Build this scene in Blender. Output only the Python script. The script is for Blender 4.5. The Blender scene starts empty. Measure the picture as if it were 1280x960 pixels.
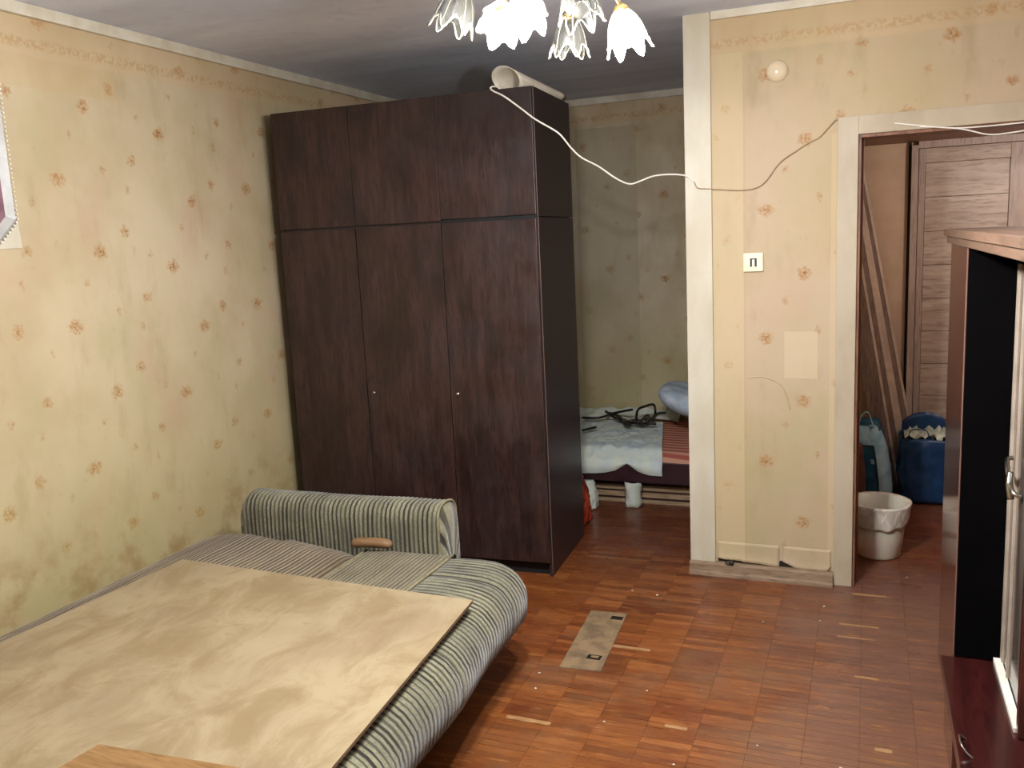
import bpy, bmesh, math, random
from mathutils import Vector, Matrix, noise
random.seed(7)
C = bpy.context.scene.collection
S = bpy.context.scene

# ------------------------------------------------------------------ camera, world, light, exposure
FPX = 1093.2; YAW, PITCH, ROLL = 0.3898, 0.1629, -0.0486
fw = Vector((-math.sin(YAW)*math.cos(PITCH), math.cos(YAW)*math.cos(PITCH), -math.sin(PITCH)))
r0 = Vector((math.cos(YAW), math.sin(YAW), 0)); u0 = r0.cross(fw)
rr = r0*math.cos(ROLL) + u0*math.sin(ROLL); uu = -r0*math.sin(ROLL) + u0*math.cos(ROLL)
cam = bpy.data.objects.new('camera', bpy.data.cameras.new('camera')); C.objects.link(cam)
cam.matrix_world = Matrix(((rr.x, uu.x, -fw.x, 0), (rr.y, uu.y, -fw.y, 0), (rr.z, uu.z, -fw.z, 1.62), (0, 0, 0, 1)))
cam.data.sensor_width = 36; cam.data.lens = FPX/1280*36; cam.data.clip_start = 0.05
S.camera = cam
w = bpy.data.worlds.new('world'); S.world = w; w.use_nodes = True
w.node_tree.nodes['Background'].inputs[0].default_value = (0.5, 0.52, 0.6, 1)
w.node_tree.nodes['Background'].inputs[1].default_value = 0.1
S.view_settings.view_transform = 'Standard'; S.view_settings.look = 'None'
S.view_settings.gamma = 1; S.view_settings.use_curve_mapping = False
S.view_settings.exposure = -0.1
BULB_W = 80.0      # one bulb, soft point
SPOT_W = 8.0      # forward lobe of one bulb

# ------------------------------------------------------------------ room numbers (metres)
XL, XR, YB, YF, HC = -2.86, 0.86, 5.99, -1.6, 2.55
PY = 4.047; PX0 = -0.767; PT = 0.13           # partition plane, left end, thickness
CX0, CX1, DX0, DX1, DTOP = -0.128, -0.045, -0.045, 0.70, 1.985

# ------------------------------------------------------------------ material helpers
def srgb(h):
    f = lambda c: c/12.92 if c <= .04045 else ((c+.055)/1.055)**2.4
    return tuple(f(int(h[i:i+2], 16)/255) for i in (0, 2, 4)) + (1,)
class N:
    def __init__(s, name):
        s.m = bpy.data.materials.new(name); s.m.use_nodes = True; s.t = s.m.node_tree
        s.b = s.t.nodes['Principled BSDF']; s.pos = None
    def n(s, k, **kw):
        x = s.t.nodes.new('ShaderNode'+k)
        for a, v in kw.items(): setattr(x, a, v)
        return x
    def l(s, a, b): s.t.links.new(a, b)
    def put(s, sock, v):
        if isinstance(v, bpy.types.NodeSocket): s.l(v, sock)
        elif v is not None:
            sock.default_value = v
    def geo(s):
        if s.pos is None: s.pos = s.n('NewGeometry').outputs['Position']
        return s.pos
    def obj(s): return s.n('TexCoord').outputs['Object']
    def uv(s): return s.n('TexCoord').outputs['UV']
    def math(s, op, a, b=None, c=None, clamp=False):
        x = s.n('Math', operation=op); x.use_clamp = clamp
        s.put(x.inputs[0], a)
        if b is not None: s.put(x.inputs[1], b)
        if c is not None: s.put(x.inputs[2], c)
        return x.outputs[0]
    def mix(s, f, a, b, mode='MIX'):
        x = s.n('Mix', data_type='RGBA', blend_type=mode)
        s.put(x.inputs[0], f); s.put(x.inputs[6], a); s.put(x.inputs[7], b)
        return x.outputs[2]
    def scale(s, v, k):
        x = s.n('VectorMath', operation='MULTIPLY'); s.put(x.inputs[0], v); x.inputs[1].default_value = k
        return x.outputs[0]
    def noise(s, v, sc, det=4, rough=.55, dist=0, k=None):
        if k: v = s.scale(v, k)
        x = s.n('TexNoise'); s.put(x.inputs['Vector'], v); x.inputs['Scale'].default_value = sc
        x.inputs['Detail'].default_value = det; x.inputs['Roughness'].default_value = rough
        x.inputs['Distortion'].default_value = dist
        return x.outputs[0]
    def ramp(s, f, *st):
        x = s.n('ValToRGB'); s.put(x.inputs[0], f); e = x.color_ramp.elements
        while len(e) < len(st): e.new(.5)
        for i, (p, c) in enumerate(st):
            e[i].position = p; e[i].color = c if isinstance(c, tuple) else (c, c, c, 1)
        return x.outputs[0]
    def sstep(s, v, a, b, lo=0., hi=1.):
        x = s.n('MapRange', interpolation_type='SMOOTHSTEP'); s.put(x.inputs[0], v)
        x.inputs[1].default_value = a; x.inputs[2].default_value = b
        x.inputs[3].default_value = lo; x.inputs[4].default_value = hi
        return x.outputs[0]
    def xyz(s, v):
        x = s.n('SeparateXYZ'); s.put(x.inputs[0], v); return x.outputs
    def vec(s, a, b, c=0.):
        x = s.n('CombineXYZ'); s.put(x.inputs[0], a); s.put(x.inputs[1], b); s.put(x.inputs[2], c); return x.outputs[0]
    def bump(s, h, st=.3, d=.01):
        x = s.n('Bump'); x.inputs['Strength'].default_value = st; x.inputs['Distance'].default_value = d
        s.put(x.inputs['Height'], h); s.l(x.outputs[0], s.b.inputs['Normal'])
    def fin(s, col, rough=.6, spec=None, **kw):
        s.put(s.b.inputs['Base Color'], col); s.put(s.b.inputs['Roughness'], rough)
        if spec is not None: s.b.inputs['Specular IOR Level'].default_value = spec
        for k, v in kw.items(): s.put(s.b.inputs[k.replace('_', ' ')], v)
        return s.m

def plain(name, hx, rough=.6, hx2=None, sc=12, k=None, spec=None, **kw):
    n = N(name); a = srgb(hx); b = srgb(hx2) if hx2 else tuple(c*.75 for c in a[:3])+(1,)
    f = n.sstep(n.noise(n.geo(), sc, 5, .6, k=k), .35, .68)
    return n.fin(n.mix(f, a, b), rough, spec, **kw)

def wallpaper(name, ax, u_off, base='D9C39A', v_off=0.0, patches=(), border=True, low_green=True, dirty=.5):
    """old printed wallpaper: cream ground, brown roses and buds on the roll's repeat, border band under the ceiling"""
    n = N(name); p = n.xyz(n.geo()); u = p[ax]; v = p[2]
    col = srgb(base)
    big = n.noise(n.geo(), 1.6, 4, .6)
    col = n.mix(n.sstep(big, .35, .7), col, srgb('B5A27F'))
    streak = n.noise(n.geo(), 9, 5, .6, k=(1, 1, .35))
    col = n.mix(n.sstep(streak, .5, .78, 0, .5), col, srgb('A08D68'))
    green = n.noise(n.geo(), 3.1, 3, .5, k=(1, 1, .5))
    col = n.mix(n.sstep(green, .5, .72, 0, .45), col, srgb('A9A076'))
    pink = n.noise(n.geo(), 2.3, 3, .5, k=(1.3, 1.3, .8))
    col = n.mix(n.sstep(pink, .52, .72, 0, .5), col, srgb('BF9F86'))
    # pattern coordinates
    P = .567; W = .552
    ru = n.math('DIVIDE', n.math('SUBTRACT', u, u_off), W)
    roll = n.math('FLOOR', ru); fu = n.math('MULTIPLY', n.math('FRACT', ru), W)
    sh = n.math('MULTIPLY', n.math('MODULO', n.math('ABSOLUTE', roll), 2), .211)
    vv = n.math('SUBTRACT', n.math('SUBTRACT', v, v_off), sh)
    wob = n.noise(n.geo(), 55, 2, .5); wob2 = n.noise(n.geo(), 47, 2, .5, k=(1.1, 1.1, 1.3))
    fu2 = n.math('ADD', fu, n.math('MULTIPLY', n.math('SUBTRACT', wob, .5), .045))
    vv2 = n.math('ADD', vv, n.math('MULTIPLY', n.math('SUBTRACT', wob2, .5), .045))
    def motif(mu, mv, su, sv):
        du = n.math('DIVIDE', n.math('SUBTRACT', fu2, mu), su)
        t = n.math('FRACT', n.math('DIVIDE', n.math('SUBTRACT', vv2, mv - P/2), P))
        dv = n.math('DIVIDE', n.math('MULTIPLY', n.math('SUBTRACT', t, .5), P), sv)
        return n.math('SQRT', n.math('ADD', n.math('MULTIPLY', du, du), n.math('MULTIPLY', dv, dv)))
    fine = n.noise(n.geo(), 85, 2, .6)
    tot = None; core = None
    for (mu, mv, su, sv, st) in ((.06, .232, .038, .031, 1), (.222, .517, .035, .031, 1), (.36, .03, .026, .028, .85),
                                 (.44, .32, .026, .025, .8), (.40, .20, .012, .024, .55), (.28, .27, .012, .022, .6), (.14, .40, .014, .02, .55), (.49, .50, .013, .02, .5)):
        d = motif(mu, mv, su, sv)
        k = n.math('MULTIPLY', n.sstep(d, .45, 1.15, 1, 0), st)
        ring = n.math('MULTIPLY', n.sstep(d, .0, .42, 1, 0), st)
        tot = k if tot is None else n.math('MAXIMUM', tot, k)
        core = ring if core is None else n.math('MAXIMUM', core, ring)
    pet = n.sstep(fine, .36, .62, .18, 1)
    col = n.mix(n.math('MULTIPLY', n.math('MULTIPLY', tot, pet), .9), col, srgb('A67640'))
    col = n.mix(n.math('MULTIPLY', n.math('MULTIPLY', core, n.sstep(fine, .4, .6)), .75), col, srgb('7E4E28'))
    # trailing faint leaves under the roses
    lf = n.noise(n.geo(), 26, 3, .6, k=(1, 1, .55))
    col = n.mix(n.sstep(lf, .64, .74, 0, .22), col, srgb('A08A58'))
    if border:
        bz = n.math('ABSOLUTE', n.math('SUBTRACT', v, 2.415))
        bm = n.math('MULTIPLY', n.sstep(bz, .008, .028, 1, 0), n.sstep(n.noise(n.geo(), 70, 2, .5), .45, .56))
        col = n.mix(n.math('MULTIPLY', bm, .55), col, srgb('A17B45'))
        col = n.mix(n.sstep(v, 2.36, 2.375, 0, .3), col, srgb('CDAE86'))
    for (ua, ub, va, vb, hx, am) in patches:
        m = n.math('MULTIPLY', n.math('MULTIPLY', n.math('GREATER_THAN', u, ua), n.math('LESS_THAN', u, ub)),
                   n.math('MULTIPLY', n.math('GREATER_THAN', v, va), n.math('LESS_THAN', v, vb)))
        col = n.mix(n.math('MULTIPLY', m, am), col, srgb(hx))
    if low_green:
        lo = n.math('ADD', v, n.math('MULTIPLY', n.math('SUBTRACT', big, .5), .8))
        col = n.mix(n.sstep(lo, .1, 1.5, .5, 0), col, srgb('A89A5C'))  # lighting's greener cast low on the wall, put into the colour
    st = n.noise(n.geo(), 5, 5, .65)
    dirt = n.math('MULTIPLY', n.sstep(st, .5, .7), n.sstep(v, .35, .75, dirty, .0))
    col = n.mix(dirt, col, srgb('86602F'))
    n.bump(n.noise(n.geo(), 260, 2, .5), .12, .002)
    return n.fin(col, .62, .25)

def wood(name, c1, c2, c3, axis=2, sc=1.0, rough=.4, coat=0, spec=.5, rnoise=False):
    n = N(name); k = [9, 9, 9]; k[axis] = 1.0
    a = n.noise(n.geo(), 3.0*sc, 6, .62, .5, k=tuple(k))
    b = n.noise(n.geo(), 13*sc, 4, .6, .2, k=tuple(k))
    col = n.mix(n.sstep(a, .36, .66), srgb(c1), srgb(c2))
    col = n.mix(n.sstep(b, .48, .7, 0, .8), col, srgb(c3))
    if rnoise: col = n.mix(n.sstep(n.noise(n.geo(), 3.2, 5, .65, .4, k=(1.4, 1.4, .6)), .42, .66, 0, .6), col, srgb('1A100E'))
    if rnoise: rough = n.sstep(n.noise(n.geo(), 4, 4, .6), .3, .7, rough*.7, rough*1.4)
    n.bump(b, .08, .002)
    m = n.fin(col, rough, spec)
    n.b.inputs['Coat Weight'].default_value = coat; n.b.inputs['Coat Roughness'].default_value = .12
    return m

M = {}
M['paper_left'] = wallpaper('paper_left', 1, 2.46, 'C6B596', patches=((-2, 2.86, 2.255, 2.37, 'C3A36F', .25),))
M['paper_partition'] = wallpaper('paper_partition', 0, -1.03, 'BDA88D', v_off=.12, dirty=0, low_green=False,
    patches=((-.652, -.516, 0, 2.37, 'C9B68E', .5), (-.34, -.20, .95, 1.16, 'CCB999', .6), (-.15, -.128, .1, 2.0, 'C6B28C', .5), (-.516, -.505, 0, 2.3, 'B79B70', .3)))
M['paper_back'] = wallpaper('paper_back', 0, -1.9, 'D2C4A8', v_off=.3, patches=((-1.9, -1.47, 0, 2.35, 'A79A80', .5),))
M['paper_hall'] = plain('paper_hall', 'D2B59A', .45, 'BD9C80', 2.5)
n = N('ceiling_paint'); a = n.noise(n.geo(), 1.2, 5, .6, k=(.5, 2.2, 1)); b = n.noise(n.geo(), 14, 4, .6)
col = n.mix(n.sstep(a, .35, .7), srgb('E2E6F2'), srgb('CBD0DE')); col = n.mix(n.sstep(b, .5, .75, 0, .3), col, srgb('B4B8C6'))
n.bump(b, .1, .004); M['ceiling'] = n.fin(col, .8, .2)
M['white_trim'] = plain('white_trim', 'D9D1BF', .5, 'C6BBA4', 7)
M['white_board'] = plain('white_board', 'CFC8B6', .42, 'BFB59D', 4, k=(1, 1, .4))
M['casing'] = plain('casing', 'B8A991', .5, 'A8987E', 4, k=(1, 1, .5))
M['jamb_wood'] = wood('jamb_wood', '8A5D40', '6E4530', '4A2C1E', rough=.5)
M['dark_gap'] = plain('dark_gap', '1A120E', .8)
M['base_wood'] = wood('base_wood', '8C745A', '786048', '584432', axis=0, rough=.6)
M['wardrobe'] = wood('wardrobe', '3E2924', '2B1B18', '190F0D', rough=.42, sc=1.3, rnoise=True, spec=.45)
M['wardrobe_side'] = wood('wardrobe_side', '2F2223', '292023', '1D1618', rough=.38, sc=.9, spec=.6)
M['wardrobe_edge'] = plain('wardrobe_edge', '7A5F52', .5)
M['black_void'] = plain('black_void', '0B090C', .7)
M['cab_red'] = wood('cab_red', '5A2E26', '45211D', '2A1413', rough=.16, coat=.6, sc=1.2)
M['cab_top'] = wood('cab_top', '6A5040', '5A4234', '453024', axis=1, rough=.42, coat=.08)
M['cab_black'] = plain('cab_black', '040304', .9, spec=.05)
M['ledge'] = wood('ledge', '3E1714', '2E100F', '1E0A0B', axis=1, rough=.22, coat=.4)
M['metal'] = plain('metal', 'C9C3B6', .25, Metallic=1.0)
M['brass'] = plain('brass', 'D9B46C', .28, Metallic=1.0)
M['white_plastic'] = plain('white_plastic', 'EDE8DC', .4, 'E2DAC8')
M['cream_plastic'] = plain('cream_plastic', 'F0E7C6', .35, 'E8DDB6')
M['cable_white'] = plain('cable_white', 'F0ECE2', .45, 'E4DED0')
M['cable_paint'] = plain('cable_paint', 'A9906C', .5, '8C7454')
M['paper_roll'] = plain('paper_roll', 'E9E0CF', .7, 'DDD1BC')
# parquet: shade per strip from its own grid cell, wear and dirt on top
LX, LY = .165, .033
n = N('parquet'); p = n.xyz(n.geo())
cu = n.math('FLOOR', n.math('DIVIDE', p[0], LX)); cv = n.math('FLOOR', n.math('DIVIDE', p[1], LY))
wn = n.n('TexWhiteNoise', noise_dimensions='2D'); n.l(n.vec(cu, cv), wn.inputs['Vector']); rv = wn.outputs['Value']
g = n.noise(n.geo(), 10, 6, .65, .3, k=(1, 9, 1)); g2 = n.noise(n.geo(), 2.6, 5, .6)
col = n.ramp(rv, (0, srgb('5A2A14')), (.25, srgb('6B371A')), (.5, srgb('763E1D')), (.8, srgb('814722')), (1, srgb('91562C')))
col = n.mix(n.sstep(g, .42, .7, 0, .7), col, srgb('522410')); col = n.mix(n.sstep(n.noise(n.geo(), 1.7, 4, .6), .4, .65, 0, .5), col, srgb('7A4218'))
# worn greyish run from the doorway into the room, redder alcove floor with its shade painted in
wy = n.math('ADD', p[1], n.math('MULTIPLY', n.math('SUBTRACT', g2, .5), 1.2)); wx = n.math('ADD', p[0], n.math('MULTIPLY', n.math('SUBTRACT', g2, .5), .9))
worn = n.math('MULTIPLY', n.sstep(wx, -.55, -.05), n.sstep(wy, 1.6, 2.6)); worn = n.math('MULTIPLY', worn, n.sstep(wy, 4.1, 4.6, 1, 0))
col = n.mix(n.math('MULTIPLY', worn, .62), col, srgb('6B5248'))
alcove_shade = n.sstep(wy, 3.75, 4.5)
col = n.mix(n.math('MULTIPLY', alcove_shade, .55), col, srgb('4E1E14'))
near = n.math('MULTIPLY', n.sstep(wy, 2.3, 3.4, 1, 0), n.sstep(g2, .35, .6))
col = n.mix(n.math('MULTIPLY', near, .35), col, srgb('80552E'))
sc_ = n.noise(n.geo(), 22, 4, .6, k=(1, 5, 1)); col = n.mix(n.sstep(sc_, .64, .70, 0, .5), col, srgb('A87B4C'))
sp = n.noise(n.geo(), 75, 2, .5); col = n.mix(n.sstep(sp, .765, .79, 0, .8), col, srgb('D8CBB8'))
dk = n.noise(n.vec(p[0], p[1], 3.), 60, 2, .5); col = n.mix(n.sstep(dk, .76, .79, 0, .8), col, srgb('2A140C'))
s1 = n.noise(n.geo(), 7, 6, .7, k=(1, 7, 1)); col = n.mix(n.sstep(s1, .54, .66, 0, .55), col, srgb('9E6A38'))
s2 = n.noise(n.vec(p[0], p[1], 5.), 9, 6, .7, k=(1, 6, 1)); col = n.mix(n.sstep(s2, .56, .7, 0, .6), col, srgb('3F1A0E'))
s3 = n.noise(n.vec(p[0], p[1], 9.), 3.5, 5, .65); col = n.mix(n.sstep(s3, .5, .68, 0, .45), col, srgb('6B4E38'))
n.bump(g, .15, .002)
M['parquet'] = n.fin(col, n.sstep(n.noise(n.geo(), 6, 5, .6), .3, .75, .27, .55), .45)
M['bare_strip'] = plain('bare_strip', 'A07A50', .6, '8C653F', 20, k=(1, 6, 1))
M['patch'] = plain('patch', '8A7152', .6, '66543F', 14)
# corduroy upholstery: UV.x counts ribs
def corduroy(name, c1, c2, dark, thin=True):
    n = N(name); uvv = n.xyz(n.uv()); wv = n.math('MULTIPLY', n.math('SUBTRACT', n.noise(n.geo(), 7, 3, .5), .5), .5)
    t = n.math('FRACT', n.math('ADD', uvv[0], wv))
    t2 = n.math('FRACT', n.math('MULTIPLY', n.math('ADD', uvv[0], wv), .25))
    d = n.math('ABSOLUTE', n.math('SUBTRACT', t, .5))
    line = n.sstep(d, .15, .27, 1, 0)
    col = n.mix(n.sstep(n.noise(n.geo(), 5, 4, .6), .35, .65), srgb(c1), srgb(c2))
    amp = n.sstep(t2, .2, .6, .7, .95)
    pile = n.noise(n.geo(), 150, 2, .6)
    col = n.mix(n.sstep(pile, .35, .7, 0, .35), col, srgb(dark))
    col = n.mix(n.math('MULTIPLY', line, amp), col, srgb(dark))
    n.bump(n.math('ADD', n.sstep(d, .1, .4), n.math('MULTIPLY', pile, .4)), .7, .006)
    return n.fin(col, .85, .15, Sheen_Weight=.3)
M['cord_roll'] = corduroy('cord_roll', '8C876A', '74705A', '241F1A')
M['cord_arm'] = corduroy('cord_arm', '928D72', '7B775F', '28221C')
M['cord_seat'] = corduroy('cord_seat', '82775A', '71674C', '433826')
M['cord_brown'] = corduroy('cord_brown', '7E6C4C', '6B5A3D', '41331F')
M['piping'] = plain('piping', '857C60', .8, '6F674F', 30)
M['tan'] = wood('tan', '80603F', '6E5034', '523A24', axis=0, rough=.55)
M['sofa_base'] = plain('sofa_base', '3A2C20', .7)
n = N('plywood'); a = n.noise(n.geo(), 5, 6, .65, .6, k=(1.4, .8, 1)); b = n.noise(n.geo(), 2.1, 4, .6); c = n.noise(n.geo(), 45, 3, .6)
col = n.mix(n.sstep(a, .38, .66), srgb('978668'), srgb('826F50')); col = n.mix(n.sstep(b, .45, .7, 0, .55), col, srgb('806D56'))
col = n.mix(n.sstep(n.noise(n.geo(), 16, 4, .7), .58, .74, 0, .45), col, srgb('7C6342')); col = n.mix(n.sstep(c, .7, .78, 0, .5), col, srgb('8C6A40'))
M['plywood'] = n.fin(col, .55, .3)
M['ply_edge'] = plain('ply_edge', '6B5138', .7)
M['brown_ply'] = wood('brown_ply', '8F6C42', '7C5A33', '624422', axis=0, rough=.5)
n = N('mattress_stripe'); p = n.xyz(n.geo()); s = n.math('SINE', n.math('MULTIPLY', n.math('ADD', p[1], n.math('MULTIPLY', p[0], .12)), 95))
col = n.mix(n.sstep(s, -.3, .3), srgb('A8594A'), srgb('C9937C')); M['mattress'] = n.fin(col, .85, .1)
M['bed_frame'] = plain('bed_frame', '3A2026', .35, '2C181D')
M['sheet'] = plain('sheet', 'CFD0C4', .85, 'B9BFB0', 9)
M['towel'] = plain('towel', 'D3D8C8', .9, 'BBC7CB', 6)
M['pillow'] = plain('pillow', 'C6D0D8', .85, '9EABB9', 10)
M['cord_black'] = plain('cord_black', '141416', .4)
M['plank_pale'] = wood('plank_pale', 'A58C6C', '8E7557', '6A543C', axis=0, rough=.6)
M['red_bag'] = plain('red_bag', 'A43E26', .22, '8A2C1C')
M['lam_brown'] = wood('lam_brown', '8A7264', '755E52', '574338', axis=2, rough=.45)
M['lam_light'] = plain('lam_light', 'D0B8A4', .5)
M['grey_oak'] = wood('grey_oak', 'BBA898', 'A38D7D', '836C60', axis=0, sc=.8, rough=.5)
M['grey_oak_v'] = wood('grey_oak_v', 'B19C8E', '9F8A7D', '88736A', axis=2, sc=.8, rough=.5)
M['bag_blue'] = plain('bag_blue', '1B4470', .35, '123055', 9, k=(1, 1, .6))
M['bag_light'] = plain('bag_light', 'A9C8D2', .35, '7FABBC', 14)
M['bag_teal'] = plain('bag_teal', '123B50', .35, '1E5A70', 9)
M['brown_cloth'] = plain('brown_cloth', '5E3324', .7, '4A2519')
M['white_stuff'] = plain('white_stuff', 'C9CBBE', .7, '8E9A7C', 18)
n = N('bin_plastic'); M['bin'] = n.fin(srgb('D8CDBB'), .35, .5, Transmission_Weight=.0, Subsurface_Weight=.15)
n = N('bin_liner'); f = n.noise(n.geo(), 26, 4, .6, 1.0, k=(1, 1, .5)); n.bump(f, .5, .02); M['liner'] = n.fin(n.mix(n.sstep(f, .35, .65), srgb('E4DCCF'), srgb('CCBFAE')), .35, .5)
n = N('glass_grey'); f = n.noise(n.geo(), 8, 3, .5, k=(6, 6, .3)); M['glass_grey'] = n.fin(n.mix(n.sstep(f, .4, .6), srgb('6F6258'), srgb('51453E')), .12, .6)
M['glass_frame'] = plain('glass_frame', 'B5A594', .35, 'A39382')
M['mauve'] = plain('mauve', '8E6A72', .3, '73505A')
M['silver'] = plain('silver', 'B2B0AB', .35, 'A19F99')
n = N('tulip_glass'); n.b.inputs['Emission Color'].default_value = (1, .97, .9, 1); n.b.inputs['Emission Strength'].default_value = .12
M['tulip'] = n.fin(srgb('EDEADF'), .3, .5)
tr = n.n('BsdfTransparent'); mx = n.n('MixShader'); mx.inputs[0].default_value = .42
n.l(tr.outputs[0], mx.inputs[1]); n.l(n.b.outputs[0], mx.inputs[2]); n.l(mx.outputs[0], n.t.nodes['Material Output'].inputs['Surface'])
n = N('tulip_unlit'); n.fin(srgb('3E3C36'), .3, .5)  # darker copy of the shade glass, unlit look put into its colour
tr = n.n('BsdfTransparent'); mx = n.n('MixShader'); mx.inputs[0].default_value = .30
n.l(tr.outputs[0], mx.inputs[1]); n.l(n.b.outputs[0], mx.inputs[2]); n.l(mx.outputs[0], n.t.nodes['Material Output'].inputs['Surface']); M['tulip_unlit'] = n.m
n = N('tulip_rim_unlit'); M['tulip_rim_unlit'] = n.fin(srgb('7C7868'), .3, .5)  # rim of an unlit shade, dimmed by its colour
n = N('tulip_rim'); n.b.inputs['Emission Color'].default_value = (1, .95, .85, 1); n.b.inputs['Emission Strength'].default_value = .2
M['tulip_rim'] = n.fin(srgb('F4EEDC'), .3, .5)
n = N('bulb_lit'); n.b.inputs['Emission Color'].default_value = (.93, .96, 1, 1); n.b.inputs['Emission Strength'].default_value = 14
M['bulb'] = n.fin((1, 1, 1, 1), .4)
M['crumb'] = plain('crumb', 'E6DCC8', .8)
M['mark_black'] = plain('mark_black', '17130F', .5)

# ------------------------------------------------------------------ geometry helpers
def box(bm, x0, x1, y0, y1, z0, z1, mtx=None, bev=0):
    vs = [bm.verts.new((x, y, z)) for z in (z0, z1) for x, y in ((x0, y0), (x1, y0), (x1, y1), (x0, y1))]
    fs = [bm.faces.new([vs[i] for i in f]) for f in ((3, 2, 1, 0), (4, 5, 6, 7), (0, 1, 5, 4), (1, 2, 6, 5), (2, 3, 7, 6), (3, 0, 4, 7))]
    if bev:
        es = list({e for f in fs for e in f.edges})
        r = bmesh.ops.bevel(bm, geom=es, offset=bev, segments=2, affect='EDGES', profile=.6)
        vs = list({v for f in r['faces'] for v in f.verts} | {v for v in vs if v.is_valid})
    if mtx: bmesh.ops.transform(bm, matrix=mtx, verts=[v for v in vs if v.is_valid])
    return vs
def obj(name, bm, mat, parent=None, smooth=False, kind=None):
    me = bpy.data.meshes.new(name); bmesh.ops.recalc_face_normals(bm, faces=bm.faces[:]); bm.to_mesh(me); bm.free()
    me.materials.append(M[mat] if isinstance(mat, str) else mat)
    if smooth:
        for p in me.polygons: p.use_smooth = True
    o = bpy.data.objects.new(name, me); C.objects.link(o)
    if parent: o.parent = parent
    if kind: o['kind'] = kind
    return o
def bx(name, mat, b, parent=None, bev=0, mtx=None, kind=None):
    bm = bmesh.new(); box(bm, *b, mtx=mtx, bev=bev); return obj(name, bm, mat, parent, kind=kind)
def struct(o): o['kind'] = 'structure'; return o
def tag(o, label, cat, group=None):
    o['label'] = label; o['category'] = cat
    if group: o['group'] = group
    return o
def thing(name, label, cat, loc=(0, 0, 0), rz=0, group=None):
    o = bpy.data.objects.new(name, None); C.objects.link(o); o.location = loc; o.rotation_euler = (0, 0, rz); o.empty_display_size = .1
    tag(o, label, cat, group); bpy.context.view_layer.update(); return o
def under(o, parent):          # parent a world-space mesh to an empty placed away from the origin
    o.parent = parent; o.matrix_parent_inverse = (Matrix.Translation(parent.location) @ parent.rotation_euler.to_matrix().to_4x4()).inverted(); return o
def smoothpath(pts, k=6):
    P = [Vector(p) for p in pts]; out = []
    for i in range(len(P)-1):
        a = P[max(i-1, 0)]; b = P[i]; c = P[i+1]; d = P[min(i+2, len(P)-1)]
        for j in range(k):
            t = j/k; out.append(.5*((2*b)+(c-a)*t+(2*a-5*b+4*c-d)*t*t+(3*b-a-3*c+d)*t**3))
    out.append(P[-1]); return out
def tube(bm, pts, r, seg=8, cap=True, flat=1.0, close=False):
    P = [Vector(p) for p in pts]; rings = []; up = None; m = len(P)
    for i, p in enumerate(P):
        t = ((P[(i+1) % m]-P[i-1]) if close else (P[min(i+1, m-1)]-P[max(i-1, 0)])).normalized()
        if up is None: up = Vector((0, 0, 1)) if abs(t.z) < .9 else Vector((1, 0, 0))
        s = t.cross(up).normalized(); up = s.cross(t).normalized()
        rad = r(i/(m-1)) if callable(r) else r
        rings.append([bm.verts.new(p + s*math.cos(2*math.pi*k/seg)*rad + up*math.sin(2*math.pi*k/seg)*rad*flat) for k in range(seg)])
    for i in range(m if close else m-1):
        a, b = rings[i], rings[(i+1) % m]
        for k in range(seg): bm.faces.new((a[k], a[(k+1) % seg], b[(k+1) % seg], b[k]))
    if cap and not close: bm.faces.new(rings[0][::-1]); bm.faces.new(rings[-1])
def lathe(bm, prof, seg=24, mtx=None, mod=None):
    rings = []; allv = []
    for j, (r, z) in enumerate(prof):
        ring = []
        for k in range(seg):
            a = 2*math.pi*k/seg; q = r*(mod(a, j) if mod else 1)
            ring.append(bm.verts.new((q*math.cos(a), q*math.sin(a), z)))
        rings.append(ring); allv += ring
    for i in range(len(rings)-1):
        for k in range(seg): bm.faces.new((rings[i][k], rings[i][(k+1) % seg], rings[i+1][(k+1) % seg], rings[i+1][k]))
    if mtx: bmesh.ops.transform(bm, matrix=mtx, verts=allv)
    return rings
def prism(bm, poly, z0, z1, plane='xy'):
    f = {'xy': lambda a, b, h: (a, b, h), 'xz': lambda a, b, h: (a, h, b), 'yz': lambda a, b, h: (h, a, b)}[plane]
    lo = [bm.verts.new(f(a, b, z0)) for a, b in poly]; hi = [bm.verts.new(f(a, b, z1)) for a, b in poly]
    bm.faces.new(lo[::-1]); bm.faces.new(hi); m = len(poly)
    for i in range(m): bm.faces.new((lo[i], lo[(i+1) % m], hi[(i+1) % m], hi[i]))
def grid(bm, nu, nv, fn, uvf=None, close_u=False):
    V = [[bm.verts.new(fn(i/(nu-1), j/(nv-1))) for j in range(nv)] for i in range(nu)]
    ul = bm.loops.layers.uv.verify() if uvf else None
    for i in range(nu-1):
        for j in range(nv-1):
            f = bm.faces.new((V[i][j], V[i+1][j], V[i+1][j+1], V[i][j+1]))
            if ul:
                for lp, (a, b) in zip(f.loops, ((i, j), (i+1, j), (i+1, j+1), (i, j+1))): lp[ul].uv = uvf(a/(nu-1), b/(nv-1))
    return V
def thick(bm, t):
    bmesh.ops.recalc_face_normals(bm, faces=bm.faces[:]); bmesh.ops.solidify(bm, geom=bm.faces[:], thickness=t)
nz = lambda *p: noise.noise(Vector(p))

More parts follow.
